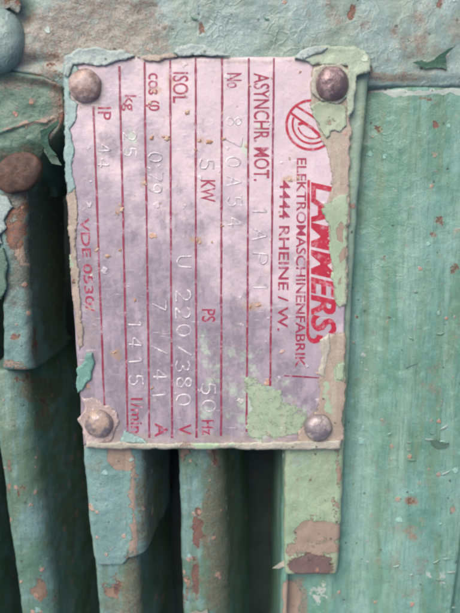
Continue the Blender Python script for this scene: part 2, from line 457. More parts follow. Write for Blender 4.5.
def patch(name, poly, z0, th, mat, parent, rough=2.0, spacing=2.6, bead=.0, lump=.5, seed=0, stains=(), sink=.6, label=None, fk=1.0):
    """a remnant of paint lying on a surface: ragged outline, real thickness, swollen rim"""
    loop = ragged(poly, rough, 1.6, seed)
    v, f, dd = triang(loop, spacing)
    base = z0(v[:, 0], v[:, 1]) if callable(z0) else np.full(len(v), z0)
    z = base + th*sstep(-.2, .9, dd) + bead*np.exp(-((dd-1.6)/1.4)**2) + lump*fbm(v[:, 0], v[:, 1], 12, 4, seed+2)*sstep(0, 2, dd)
    z = np.where(dd < .05, base-sink, np.maximum(z, base+.08*(dd > .3)))
    P = W(v[:, 0], v[:, 1], z)
    at = blobs(P, stains); at['film'] = np.clip(.12+dd/4.5, 0, 1)*fk
    f2 = []
    for a in f:
        p, q, r = v[a[0]], v[a[1]], v[a[2]]
        s = (q[0]-p[0])*(r[1]-p[1])-(q[1]-p[1])*(r[0]-p[0])
        f2.append(a if s < 0 else a[::-1])
    return mk(name, P, f2, mat, parent, attrs=at, label=label)

def peel(name, poly, z, hinge, height, mat, parent, th=.9, rough=.8, seed=0, label=None):
    """a flake lifting off along a hinge line (two points), curling up with distance from it"""
    loop = ragged(poly, rough, 1.5, seed)
    v, f, dd = triang(loop, 2.2, .7)
    h0, h1 = np.array(hinge[0], float), np.array(hinge[1], float)
    t = (h1-h0)/np.linalg.norm(h1-h0); n = np.array([-t[1], t[0]])
    d = np.abs((v-h0)@n); d /= max(d.max(), 1e-6)
    lift = height*d**1.6+.5*fbm(v[:, 0], v[:, 1], 7, 3, seed)
    top = W(v[:, 0], v[:, 1], z); top[:, 2] += lift
    bot = top.copy(); bot[:, 2] -= th
    N = len(v); F = []
    for a in f:
        p, q, r = v[a[0]], v[a[1]], v[a[2]]
        s = (q[0]-p[0])*(r[1]-p[1])-(q[1]-p[1])*(r[0]-p[0])
        a = a if s < 0 else a[::-1]
        F.append(a); F.append(tuple(i+N for i in a[::-1]))
    m = len(loop)
    for i in range(m):
        j = (i+1) % m
        F.append((i, j, j+N, i+N))
    return mk(name, np.concatenate([top, bot]), F, mat, parent, smooth=False, label=label)

def dome(name, px, py, z, r, h, mat, parent, seed=0, irr=.08, sq=1.0, ang=0, label=None, flat=.0):
    c = W(px, py, z); nr, na = 16, 44
    P = [(c[0], c[1], c[2]+h)]; F = []
    for i in range(1, nr+1):
        s = i/nr
        for j in range(na):
            a = 2*math.pi*j/na
            rr = r*math.sin(s*math.pi/2)*(1+irr*fbm(math.cos(a)*2+5, math.sin(a)*2+5, 1.2, 3, seed))
            ex, ey = rr*math.cos(a), rr*sq*math.sin(a)
            x = ex*math.cos(ang)-ey*math.sin(ang); y = ex*math.sin(ang)+ey*math.cos(ang)
            zz = h*(math.cos(s*math.pi/2)**(1-flat))
            zz += .05*r*float(fbm(x+20, y+20, 7, 3, seed+5))
            P.append((c[0]+x, c[1]+y, c[2]+zz-(2.5 if i == nr else 0)))
    for j in range(na): F.append((0, 1+j, 1+(j+1) % na))
    for i in range(nr-1):
        for j in range(na):
            a = 1+i*na+j; b = 1+i*na+(j+1) % na
            F.append((a, a+na, b+na, b))
    return mk(name, P, F, mat, parent, label=label)

# ================================================================== MOTOR
mo = W(230, 306, -190)
motor = empty('electric_motor', mo, 'green painted cast iron electric motor casing with cooling fins behind the nameplate', 'electric motor')

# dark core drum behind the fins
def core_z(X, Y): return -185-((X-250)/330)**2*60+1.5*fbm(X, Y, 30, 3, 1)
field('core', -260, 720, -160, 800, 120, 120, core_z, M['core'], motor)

# right hand side casing with lug foot
def bodyfront(u, y):
    x = 283+u*320
    z = -6*math.exp(-((x-352)/20)**2)                 # shallow trough beside the lug
    z += 5*float(sstep(352, 410, x))
    cr = 462-(y-440)*.09 if y > 300 else 475
    z -= 13*float(sstep(cr-4, cr+5, x))               # the step where the wide face ends
    z -= 8*float(sstep(330, 300, x))
    z += -.00036*(x-400)**2+1.5*float(fbm(x, 0.*x, 17, 2, 33))
    return z
body_st = [('rust', 379, 128, 4, 6, .5), ('rust', 434, 123, 4, 5, .5), ('rust', 440, 222, 6, 6, .45), ('rust', 434, 236, 4, 5, .4), ('rust', 385, 258, 4, 5, .45),
           ('rust', 455, 268, 6, 6, .45), ('dirt', 412, 500, 7, 6, .7), ('rust', 412, 501, 5, 4, .4), ('dirt', 414, 538, 7, 6, .6), ('rust', 458, 335, 5, 5, .4),
           ('wear', 454, 512, 5, 12, .5), ('tint', 443, 575, 5, 16, .55), ('tint', 427, 572, 4, 7, .5), ('rust', 440, 475, 5, 4, .35), ('rust', 400, 575, 6, 4, .35),
           ('wear', 291, 600, 12, 26, .95), ('dirt', 300, 598, 8, 30, .6), ('tint', 318, 600, 14, 40, .36), ('rust', 425, 99, 8, 4, .45), ('dirt', 370, 90, 14, 6, .6), ('tint', 365, 350, 6, 260, .22),
           ('dirt', 430, 390, 16, 30, .25), ('dirt', 405, 555, 30, 50, .22), ('tint', 395, 160, 8, 60, .2), ('wear', 362, 88, 8, 8, .5),
           ('tint', 400, 92, 50, 3.2, .95), ('tint', 455, 92, 50, 3.2, .95), ('tint', 640, 300, 1, 1, 0)]  # pale tint along the seam lip paints in the light it catches
sweep('casing', [91, 200, 450, 640, 760], [281, 281, 283, 280, 276], [640, 640, 630, 615, 605], -15, M['body'], motor, dl=.0, dr=0, rl=7, rr=8,
      front=bodyfront, amp=.8, seed=2, stains=body_st, r0=4, r1=0, ny=330, nf=190)

# end shield band across the top
def shield_z(X, Y):
    z = -9+3.0*fbm(X, Y, 55, 3, 5)+1.3*fbm(X, Y, 12, 4, 9)
    edge = np.interp(X, [-200, 0, 40, 62, 90, 340, 365, 470, 700], [68, 68, 76, 88, 96, 96, 87, 87, 87])
    edge = edge+1.2*fbm(X, Y*0, 14, 3, 2)
    d = Y-edge
    z = z-3*sstep(-14, -2, d)-9*sstep(-2.5, 2, d)-60*sstep(2, 8, d)
    # hollow and lip beside the knob
    z -= 9*np.exp(-(((X-24)/9)**2+((Y-12)/14)**2))
    z -= 6*np.exp(-(((X-30)/22)**2+((Y-62)/7)**2))
    z += 3*sstep(330, 460, X)
    return z
sh_st = [('dirt', 105, 28, 75, 44, .75), ('dirt', 45, 45, 35, 40, .7), ('rust', 52, 58, 16, 10, .42), ('rust', 201, 27, 4, 7, .6), ('wear', 198, 8, 4, 8, .5), ('rust', 352, 11, 5, 9, .55),
         ('rust', 440, 4, 5, 7, .5), ('dirt', 150, 48, 30, 10, .45), ('dirt', 395, 78, 30, 6, .55), ('rust', 385, 80, 8, 5, .4), ('dirt', 420, 40, 50, 40, .3), ('dirt', 330, 20, 40, 30, .25),
         ('rust', 370, 70, 3, 8, .4), ('wear', 60, 75, 8, 12, .5), ('rust', 58, 72, 10, 12, .35)]
field('end_shield', -180, 660, -150, 100, 400, 170, shield_z, M['shield'], motor, sh_st)

# grimy green flange at upper left with its knob
def flange_z(X, Y):
    z = -17+2.0*fbm(X, Y, 26, 3, 3)+1.2*fbm(X, Y, 8, 4, 4)
    top = 68+np.interp(X, [0, 45, 60], [0, 8, 14])
    z += 5*np.exp(-((Y-top-4)/5)**2)-20*sstep(2, -6, Y-top)
    re = 70-sstep(115, 170, Y)*30
    z -= 90*sstep(-7, 7, X-re)
    z -= 16*sstep(140, 175, Y+.25*(X-20))+70*sstep(168, 190, Y+.2*(X-20))
    # bare pink ridge
    yr = np.interp(X, [0, 8, 25, 36, 46, 54], [133, 130, 124, 121, 123, 117])
    z += 2.6*np.exp(-((Y-yr)/1.8)**2)*sstep(60, 50, X)
    return z
fl_st = [('dirt', 58, 95, 8, 40, .9), ('dirt', 30, 156, 40, 10, .45), ('rust', 60, 110, 4, 16, .5), ('wear', 8, 130, 8, 2.2, .8), ('wear', 24, 125, 12, 2.4, .8, -16), ('wear', 42, 122, 10, 2.2, .8), ('wear', 53, 118, 5, 5, .7), ('dirt', 20, 82, 40, 8, .5), ('rust', 38, 70, 10, 6, .5), ('rust', 56, 80, 6, 12, .5),
         ('dirt', 52, 130, 12, 30, .4), ('wear', 22, 70, 22, 3, .45, 8)]
field('flange', -150, 84, 58, 196, 200, 130, flange_z, M['flange'], motor, fl_st)
kn = dome('boss', -3, 42, -20, 30, 27, M['shield'], motor, seed=4, sq=1.05, flat=.55)
# broken brown lug above the boss
patch('bracket_end', [(-20, -12), (14, -8), (22, 4), (19, 14), (8, 9), (-4, 16), (-22, 18)], -16, 12, M['side'], motor, rough=1.5, seed=12, lump=2.5, sink=12, stains=[('dirt', 0, 2, 40, 30, 1.0), ('rust', 12, 0, 10, 10, .5)])

# rusty bolt head
bolt = dome('bolt_head', 19, 173, -16, 25, 9, M['rustbolt'], motor, seed=9, sq=.74, ang=math.radians(28), flat=.6, label='rusty brown round bolt head')
# left upper lug, half rusted; wall dirt also paints in its deep shade
lugst = [('dirt', 20, 200, 20, 16, .9), ('rust', 24, 215, 5, 30, .55), ('dirt', 52, 250, 18, 110, .8), ('dirt', 44, 230, 14, 60, .9), ('rust', 34, 345, 4, 30, .5), ('rust', 16, 228, 14, 26, .62), ('dirt', 27, 265, 16, 36, .75), ('wear', 22, 258, 12, 20, .4), ('wear', 15, 366, 20, 8, .55), ('dirt', 20, 290, 30, 20, .5), ('rust', 15, 337, 5, 4, .5), ('dirt', 45, 240, 25, 50, .6)]
sweep('side_lug', [168, 250, 300, 350, 366], [-4, 0, 2, 3, 2], [26, 27, 30, 31, 33], [-19, -21, -22, -22, -24], M['side'], motor, depth=135, dl=.0, dr=.03, rl=5, rr=9,
      amp=1.3, seed=11, stains=lugst, r0=5, r1=5, ny=110)
patch('paint_flake', [(-6, 192), (7, 197), (14, 206), (9, 212), (4, 219), (7, 228), (1, 236), (3, 244), (-8, 246)], -19, 1.6, M['peel_pale'], motor, rough=1.2, seed=5, sink=3)
patch('paint_flake', [(-8, 246), (4, 247), (8, 258), (7, 285), (2, 299), (-8, 300)], -20, 2.2, M['flange'], motor, rough=1.2, seed=6, sink=3)

# cooling fins
finA = [('dirt', 40, 390, 26, 14, .8), ('rust', 30, 378, 20, 6, .5), ('wear', 9, 480, 4, 30, .5), ('rust', 22, 495, 4, 14, .55), ('wear', 38, 590, 10, 16, .5), ('rust', 17, 462, 4, 6, .4), ('tint', 14, 520, 5, 80, .12), ('dirt', 45, 420, 12, 16, .7), ('rust', 44, 405, 5, 14, .5),
        ('dirt', 60, 500, 20, 120, .3)]
sweep('cooling_fin', [374, 430, 613, 760], [-11, -3, 21, 42], [24, 32, 56, 79], [-34, -24, -24, -24], M['fin'], motor, dl=.04, dr=.10, rl=5, rr=24, amp=1.1, seed=21, stains=finA, r1=0, r0=5, ny=200)
sweep('cooling_fin', [240, 430, 613, 760], [-75, -62, -40, -20], [-52, -38, -16, 4], -24, M['fin'], motor, dl=.04, dr=.03, rl=5, rr=6, amp=1.1, seed=25, r1=0, ny=120)
finB = [('dirt', 134, 600, 12, 50, .7), ('wear', 112, 590, 12, 20, .42), ('rust', 117, 585, 5, 14, .55), ('dirt', 122, 600, 16, 26, .5), ('tint', 125, 600, 10, 40, .1)]
sweep('cooling_fin', [420, 560, 613, 760], [84, 95, 99, 112], [130, 138, 142, 154], -15, M['fin'], motor, dl=.02, dr=.12, rl=5, rr=16, amp=1.0, seed=22, stains=finB, r0=4, r1=0, ny=170)
finC = [('wear', 191, 455, 14, 14, .5), ('rust', 197, 530, 5, 22, .75), ('rust', 196, 580, 6, 24, .6), ('rust', 213, 458, 4, 12, .6), ('rust', 200, 480, 3, 18, .35), ('dirt', 220, 520, 18, 120, .8), ('tint', 186, 500, 6, 40, .1), ('wear', 184, 590, 8, 26, .42),
        ('dirt', 230, 560, 14, 60, .4), ('tint', 216, 600, 8, 10, .3), ('wear', 202, 500, 3, 50, .3)]
sweep('cooling_fin', [400, 445, 540, 613, 760], [177, 178, 181, 183, 187], [224, 226, 229, 231, 233], -22, M['fin'], motor, dl=-.08, dr=.2, rl=7, rr=32, amp=1.2, seed=23, stains=finC, r0=4, r1=0, ny=200)
# fins hidden mostly behind the nameplate, seen in the gaps
sweep('cooling_fin', [90, 300, 460], [90, 92, 96], [112, 114, 116], -40, M['fin'], motor, amp=.8, seed=26, r1=3, ny=80)
sweep('cooling_fin', [90, 300, 410], [178, 178, 178], [200, 200, 201], -40, M['fin'], motor, amp=.8, seed=27, r1=3, ny=80)

# lugs that carry the plate
lugB = [('dirt', 150, 500, 14, 80, .6), ('wear', 121, 459, 19, 15, .95, 25), ('wear', 133, 515, 5, 62, .85), ('wear', 130, 555, 10, 10, .5), ('dirt', 138, 545, 10, 22, .5), ('dirt', 97, 500, 16, 60, .12)]
def lugfront(u, y): return -2.2*u*u
sweep('mounting_lug', [425, 470, 520, 556, 563], [82, 84, 89, 93, 95], [144, 145, 146, 147, 147], [-6, -7, -7, -8, -9], M['lug'], motor, depth=120, dl=.02, dr=.14, rl=6, rr=19,
      front=lugfront, amp=.9, seed=41, stains=lugB, r0=3, r1=4, cut=17, ny=130, nf=40)
lugD = [('wear', 318, 538, 28, 24, .72), ('wear', 298, 550, 14, 12, .6), ('rust', 311, 566, 24, 13, 1.0), ('wear', 338, 470, 4, 40, .45), ('tint', 300, 460, 12, 7, .45), ('wear', 335, 505, 6, 16, .5), ('rust', 310, 480, 2, 12, .35)]
sweep('mounting_lug', [60, 200, 430, 560, 572], [290, 288, 285, 284, 285], [371, 358, 346, 340, 338], [-5, -5, -6, -6, -7], M['lug_green'], motor, depth=120, dl=.01, dr=.04, rl=5, rr=6,
      amp=.9, seed=42, stains=lugD+[('tint', 362, 70, 9, 40, .9), ('tint', 356, 150, 6, 120, .8), ('tint', 350, 300, 5, 120, .7)], r0=6, r1=4, ny=300, nf=44)
sweep('mounting_lug', [58, 150, 330], [66, 68, 76], [120, 120, 120], [-6, -6, -6], M['lug'], motor, depth=120, dl=.01, dr=.04, rl=5, rr=6, amp=.9, seed=43, r0=4, r1=4, ny=90)

# loose peels on the casing
peel('paint_flake', [(413, 62), (421, 61), (427, 63), (438, 56), (452, 46), (445, 57), (447, 69), (436, 67), (424, 68)], -4, [(413, 68), (450, 70)], 9, M['peel_green'], motor, seed=3)
peel('paint_flake', [(403, 362), (407, 359), (419, 363), (411, 365), (405, 367)], -10, [(418, 358), (418, 368)], 3, M['body'], motor, rough=.4, seed=4)
peel('paint_flake', [(430, 440), (436, 439), (442, 443), (449, 442), (446, 448), (437, 448), (431, 444)], -9, [(430, 452), (450, 452)], 3, M['flange'], motor, rough=.4, seed=5)
peel('paint_flake', [(42, 132), (50, 128), (58, 122), (66, 116), (64, 122), (54, 130), (49, 136), (50, 146), (57, 155), (50, 154), (44, 146)], -20, [(60, 160), (70, 120)], 9, M['peel_green'], motor, seed=6)
peel('paint_flake', [(44, 136), (48, 138), (50, 148), (58, 158), (62, 166), (52, 163), (45, 152)], -26, [(64, 130), (62, 166)], 4, M['flange'], motor, seed=8)
peel('paint_flake', [(272, 566), (279, 563), (284, 560), (285, 566), (279, 568)], -14, [(286, 558), (286, 570)], 4, M['cream'], motor, rough=.3, seed=9)
peel('paint_flake', [(190, 612), (196, 608), (202, 611), (207, 607), (209, 614), (200, 618), (192, 618)], -22, [(190, 620), (210, 620)], 5, M['cream'], motor, rough=.5, seed=10)
# small curled flakes scattered over the wide face
rs = np.random.RandomState(11)
kinds = []
for q in range(5):
    n = 9; P = []; F = []
    ln, br, arc = rs.uniform(5, 11), rs.uniform(.9, 1.7), rs.uniform(.4, 2.2)
    for i in range(n):
        s = i/(n-1)-.5; a = s*arc
        cx, cy = ln*math.sin(a)/arc, ln*(1-math.cos(a))/arc
        w = br*(1-(2*s)**2)+.12
        nx, ny = -math.sin(a), math.cos(a)
        for k, (t, z) in enumerate(((-1, -.3), (-.3, .5), (.5, .75), (1, -.3))):
            P.append((cx+nx*w*t, cy+ny*w*t, z*(.4+.6*(1-(2*s)**2))))
    for i in range(n-1):
        for k in range(3): a = i*4+k; F.append((a, a+4, a+5, a+1))
    kinds.append((P, F))
protos = {}
for q in range(22):
    k = q % 5
    px, py = rs.uniform(385, 458), rs.uniform(110, 605) if q > 12 else rs.uniform(430, 610)
    if q > 18: px, py = rs.uniform(180, 330), rs.uniform(5, 48)
    if k not in protos:
        P, F = kinds[k]
        o = mk('paint_flake', np.array(P), F, [M['body'], M['body'], M['shield'], M['shield'], M['body']][k], None)
        protos[k] = o
    else:
        o = protos[k].copy(); COL.objects.link(o)
    o.parent = motor
    zz = -9.6 if py > 100 else -8
    o.location = (W(px, py, zz)-mo)*S
    o.rotation_euler = (0, 0, rs.uniform(-.6, .6)+(math.pi if rs.rand() < .3 else 0))

# ================================================================== NAMEPLATE
# plan of the sheet: left / right edge against y
LE = lambda y: np.interp(y, [52, 140, 200, 280, 350, 447], [64, 65, 67.5, 71.5, 76.5, 84])
RE = lambda y: np.interp(y, [52, 150, 300, 447], [352, 349, 345, 341])
TOPY, BOTY = 57.0, 445.0
def plate_h(x, y):
    z = 1.6*fbm(x, y, 70, 3, 50)+.22*fbm(x, y, 16, 3, 51)
    z = z+1.6*np.exp(-((y-BOTY)/7)**2)*.6
    return z
no = W(212, 445, -4)
plate = empty('nameplate', no, 'worn pinkish metal motor nameplate with red printed lettering, four rivets and flaking green paint', 'nameplate')
nu, nv = 150, 200
uu = np.linspace(0, 1, nu); vv = np.linspace(0, 1, nv)
Yg = np.broadcast_to((TOPY+(BOTY-TOPY)*vv)[:, None], (nv, nu)).copy()
Yg += 1.1*fbm(np.linspace(0, 300, nu), np.zeros(nu), 25, 3, 4)[None, :]*(1-vv[:, None])
Lx = LE(Yg)+1.0*fbm(Yg, Yg*0, 22, 3, 7)*(1-uu[None]); Rx = RE(Yg)
Xg = Lx+(Rx-Lx)*uu[None]
Zg = plate_h(Xg, Yg)
e = np.minimum.reduce([np.broadcast_to(uu*280, (nv, nu)), np.broadcast_to((1-uu)*280, (nv, nu)), np.broadcast_to(vv[:, None]*390, (nv, nu)), np.broadcast_to((1-vv[:, None])*390, (nv, nu))])
Zg = Zg-.9*(1-sstep(0, 2.5, e))
Pt = W(Xg, Yg, Zg).reshape(-1, 3)
F = gridfaces(nv, nu)
# rim and underside
rim = [j for j in range(nu)]+[i*nu+nu-1 for i in range(1, nv)]+[(nv-1)*nu+j for j in range(nu-2, -1, -1)]+[i*nu for i in range(nv-2, 0, -1)]
N0 = len(Pt); low = Pt[rim].copy(); low[:, 2] = -5.0
for k in range(len(rim)):
    k2 = (k+1) % len(rim)
    F.append((rim[k], rim[k2], N0+k2, N0+k))
F.append(tuple(N0+k for k in range(len(rim))))
Pp = np.concatenate([Pt, low])
pl_st = [('tint', 262, 412, 30, 36, .75), ('tint', 235, 380, 40, 50, .42), ('tint', 208, 400, 10, 34, .5), ('tint', 130, 140, 6, 20, .55), ('tint', 285, 405, 30, 30, .4), ('tint', 245, 150, 6, 10, .6), ('tint', 205, 345, 8, 30, .5), ('tint', 100, 150, 5, 8, .5), ('tint', 240, 345, 20, 60, .2), ('tint', 262, 128, 5, 8, .6)]
pl_st += [('rust', x, y, w_, h_, .55) for x, y, w_, h_ in [(154, 138, 8, 4), (166, 138, 8, 4), (204, 141, 12, 4), (145, 183, 5, 5), (121, 210, 7, 5), (97, 250, 5, 6), (157, 90, 8, 6), (254, 306, 14, 6), (292, 179, 12, 4), (197, 240, 8, 4), (170, 80, 5, 14), (115, 354, 6, 6)]]
pl_st += [('dirt', 212, 438, 140, 7, .6), ('dirt', 100, 428, 24, 22, .9), ('dirt', 318, 428, 22, 22, .9), ('dirt', 86, 90, 22, 22, .95), ('dirt', 190, 250, 90, 180, .14), ('dirt', 205, 60, 150, 5, .55), ('dirt', 90, 320, 10, 90, .4), ('dirt', 240, 400, 70, 40, .2), ('dirt', 300, 150, 14, 40, .25), ('dirt', 140, 400, 40, 30, .3)]
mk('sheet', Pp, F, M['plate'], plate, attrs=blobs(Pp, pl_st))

# ---- red rules
def rule(x0, y0, x1, y1, w=2.0, mat='ink_line', name='printed_line'):
    n = max(2, int(math.hypot(x1-x0, y1-y0)/3)); P = []; F = []
    dx, dy = x1-x0, y1-y0; L = math.hypot(dx, dy); nx, ny = -dy/L, dx/L
    for i in range(n+1):
        t = i/n; cx, cy = x0+dx*t, y0+dy*t
        ww = w/2*(1+.55*float(fbm(cx, cy, 8, 3, 3)))
        j = .5*float(fbm(cx, cy, 40, 2, 5))
        for s in (-1, 1):
            x, y = cx+nx*(ww*s+j), cy+ny*(ww*s+j)
            P.append(W(x, y, float(plate_h(x, y))+.16))
    for i in range(n): a = 2*i; F.append((a, a+1, a+3, a+2))
    return mk(name, np.array(P), F, M[mat], plate)
for (x0, y0, x1, y1) in [(274, 58, 270, 386), (249, 58, 246.5, 432), (222, 58, 221, 436), (195.5, 58, 196.5, 438), (170, 60, 172, 438), (144.5, 62, 149.5, 438), (119.5, 66, 128, 436), (93.5, 106, 104.5, 408)]:
    rule(x0, y0, x1, y1, 2.0)
rule(284, 376, 320, 378, 1.6)
rule(308.5, 180, 307.5, 336, 2.8, 'ink_brand')

# ---- red lettering (reads down the plate, capitals point right)
def glyphs(body, offset=0.0, shear=0.0):
    cu = bpy.data.curves.new('lettering', 'FONT'); cu.body = body; cu.size = 1; cu.offset = offset; cu.shear = shear
    cu.resolution_u = 3; cu.fill_mode = 'FRONT'
    ob = bpy.data.objects.new('lettering', cu); COL.objects.link(ob)
    dg = bpy.context.evaluated_depsgraph_get(); me = ob.evaluated_get(dg).to_mesh()
    v = np.array([w.co[:2] for w in me.vertices]); f = [tuple(p.vertices) for p in me.polygons]
    ob.evaluated_get(dg).to_mesh_clear(); bpy.data.objects.remove(ob); bpy.data.curves.remove(cu)
    return v, f
capv, _ = glyphs('H'); CAP = capv[:, 1].max()
def text(body, xb, y0, y1, cap, mat='ink', offset=0.0, shear=0.0, x1=None, z=.2, name='printed_word', width=None):
    v, f = glyphs(body, offset, shear)
    u = (v[:, 0]-v[:, 0].min())/(v[:, 0].max()-v[:, 0].min())
    h = v[:, 1]/CAP*cap
    Y = y0+(y1-y0)*u; X = xb+((x1-xb)*u if x1 is not None else 0)+h
    P = W(X, Y, plate_h(X, Y)+z)
    return mk(name, P, f, M[mat], plate, smooth=False)
text('ELEKTROMASCHINENFABRIK', 297, 158, 367, 9.2, x1=295.5, offset=.014)
text('4444 RHEINE / W.', 280, 180, 331, 10, x1=277.5, offset=.014)
text('ASYNCHR. MOT.', 254, 73, 181, 15, offset=.012)
text('No', 227, 73, 88, 14.5, offset=.008)
text('ISOL', 173, 72, 103, 15, offset=.010)
text('cos φ', 148.5, 73, 111, 13.5, offset=.010)
text('kg', 125, 95, 111, 11, offset=.010)
text('IP', 98, 107, 120, 13, offset=.008)
text('KW', 201, 180, 202, 14, offset=.012)
text('PS', 202, 309, 322, 13, offset=.010)
text('Hz', 202, 420, 435, 11.5, offset=.010)
text('V', 178, 424, 435, 13, offset=.010)
text('A', 155, 423, 437, 12.5, offset=.012)
text('1/min', 131, 398, 433, 11.5, offset=.010)
text('VDE 0530/', 80, 218, 312, 8.6, x1=86, offset=.012)
text('LAMMERS', 312, 182, 334, 23, 'ink_brand', offset=.03, shear=.22, name='printed_brand_word')

# hooked end of the underline
def ribbon(pts, w, mat, name, z=.22):
    P = []; F = []; p = np.array(pts, float)
    d = np.gradient(p, axis=0); d /= np.linalg.norm(d, axis=1)[:, None]
    for i in range(len(p)):
        ww = w[i] if np.ndim(w) else w
        for s in (-.5, .5):
            x, y = p[i, 0]-d[i, 1]*ww*s, p[i, 1]+d[i, 0]*ww*s
            P.append(W(x, y, float(plate_h(x, y))+z))
    for i in range(len(p)-1): a = 2*i; F.append((a, a+1, a+3, a+2))
    return mk(name, np.array(P), F, M[mat], plate, smooth=False)
hk = [(308+6*(1-math.cos(a)), 334+7*math.sin(a)) for a in np.linspace(0, math.pi*.95, 14)]
ribbon(hk, np.linspace(3, 6.5, 14), 'ink_brand', 'printed_brand_word', .26)
# round emblem
def arc(cx, cy, r, a0, a1, w, ry=None):
    return ribbon([(cx+r*math.cos(a), cy+(ry or r)*math.sin(a)) for a in np.linspace(a0, a1, 48)], w, 'ink_brand', 'printed_emblem')
arc(311, 125, 24.5, 0, 2*math.pi, 2.6)
arc(312, 124, 19.5, math.radians(25), math.radians(200), 2.0)
arc(313, 123, 15.5, math.radians(20), math.radians(165), 1.6)
ribbon([(291, 113), (299, 119), (308, 125), (318, 133), (324, 140)], 2.4, 'ink_brand', 'printed_emblem')
ribbon([(298, 124), (304, 123), (312, 128), (320, 136)], 3.2, 'ink_brand', 'printed_emblem')
ribbon([(296, 106), (306, 112), (318, 120), (330, 131)], 2.2, 'ink_brand', 'printed_emblem')

# ---- stamped figures: half round ridges
STR = {'0': [[(.5, 0), (.12, .15), (0, .5), (.12, .85), (.5, 1), (.88, .85), (1, .5), (.88, .15), (.5, 0)]],
 '1': [[(.2, .75), (.55, 1), (.55, 0)]], '2': [[(0, .75), (.2, .97), (.6, 1), (.95, .8), (.85, .5), (0, 0), (1, 0)]],
 '3': [[(0, .85), (.4, 1), (.9, .85), (.85, .6), (.4, .52), (.9, .4), (.95, .15), (.5, 0), (0, .15)]],
 '4': [[(.75, 0), (.75, 1), (0, .3), (1, .3)]], '5': [[(.95, 1), (.15, 1), (.08, .55), (.5, .65), (.95, .45), (.9, .12), (.45, 0), (0, .15)]],
 '7': [[(0, 1), (1, 1), (.35, 0)]], '8': [[(.5, .53), (.1, .72), (.2, .95), (.5, 1), (.8, .95), (.9, .72), (.5, .53), (.05, .3), (.15, .05), (.5, 0), (.85, .05), (.95, .3), (.5, .53)]],
 '9': [[(.95, .65), (.6, .42), (.1, .5), (.05, .8), (.4, 1), (.85, .93), (.95, .65), (.8, .2), (.4, 0)]],
 'A': [[(0, 0), (.5, 1), (1, 0)], [(.2, .35), (.8, .35)]], 'P': [[(.05, 0), (.05, 1), (.7, 1), (.98, .75), (.7, .48), (.05, .48)]],
 'U': [[(0, 1), (.05, .2), (.5, 0), (.95, .2), (1, 1)]], '/': [[(.1, -.05), (.9, 1.05)]], ',': [[(.4, .1), (.25, -.15)]], 'B': [[(0, 0), (0, 1), (.7, 1), (.9, .75), (.6, .52), (0, .52), (.7, .5), (1, .25), (.7, 0), (0, 0)]]}
def stamp(chars, xb, cap, w, r=1.0):
    P = []; F = []
    for ch, yc in chars:
        jx, jy, ta = random.uniform(-.9, .9), random.uniform(-.9, .9), random.uniform(-.09, .09)
        dep = random.uniform(.55, 1.1)
        for st in STR[ch]:
            p = np.array([(xb+jx+b*cap+ta*(a-.5)*w, yc+jy+(a-.5)*w-ta*(b-.5)*cap) for a, b in st])
            # resample
            seg = np.hypot(*np.diff(p, axis=0).T); L = np.r_[0, np.cumsum(seg)]
            t = np.linspace(0, L[-1], max(4, int(L[-1]/1.3))); q = np.stack([np.interp(t, L, p[:, 0]), np.interp(t, L, p[:, 1])], 1)
            if len(q) > 6:
                qs = q.copy(); qs[1:-1] = (q[:-2]+2*q[1:-1]+q[2:])/4; q = qs
            d = np.gradient(q, axis=0); d /= (np.linalg.norm(d, axis=1)[:, None]+1e-9)
            base = len(P); k = 5
            for i in range(len(q)):
                wear = .42+.58*float(sstep(-.25, .2, fbm(q[i, 0], q[i, 1], 9, 4, 12)))
                for a in np.linspace(0, math.pi, k):
                    o = math.cos(a)*r
                    x, y = q[i, 0]-d[i, 1]*o, q[i, 1]+d[i, 0]*o
                    P.append(W(x, y, float(plate_h(x, y))-.12+dep*wear*math.sin(a)))
            for i in range(len(q)-1):
                for j in range(k-1):
                    a = base+i*k+j; F.append((a, a+1, a+k+1, a+k))
    return mk('stamped_number', np.array(P), F, M['stamp'], plate)
stamp([('8', 122), ('7', 142), ('0', 162), ('A', 181), ('5', 201), ('4', 223)], 227, 14.5, 9.5)
stamp([('5', 165)], 200, 14, 10)
stamp([('5', 389), ('0', 407)], 202, 14, 11)
stamp([('U', 262), ('2', 296), ('2', 313), ('0', 331), ('/', 350), ('3', 366), ('8', 383), ('0', 400)], 176.5, 14.5, 11)
stamp([('0', 157), (',', 168), ('7', 176), ('9', 189)], 148.5, 14, 9)
stamp([('7', 306), ('/', 350), ('4', 374), ('1', 394)], 153, 14, 10)
stamp([('1', 325), ('4', 343), ('1', 361), ('5', 380)], 129, 14, 10)
stamp([('4', 148), ('4', 163)], 98, 12, 9)
stamp([('1', 212), ('A', 236), ('P', 259), ('1', 288)], 253, 15, 11)
stamp([('2', 137), ('5', 152)], 123.5, 13, 9)

# ---- paint remnants on the plate
ph = plate_h
TAN, GRN, TEA = M['strip_tan'], M['strip_green'], M['strip_teal']
NM = 'paint_remnant'
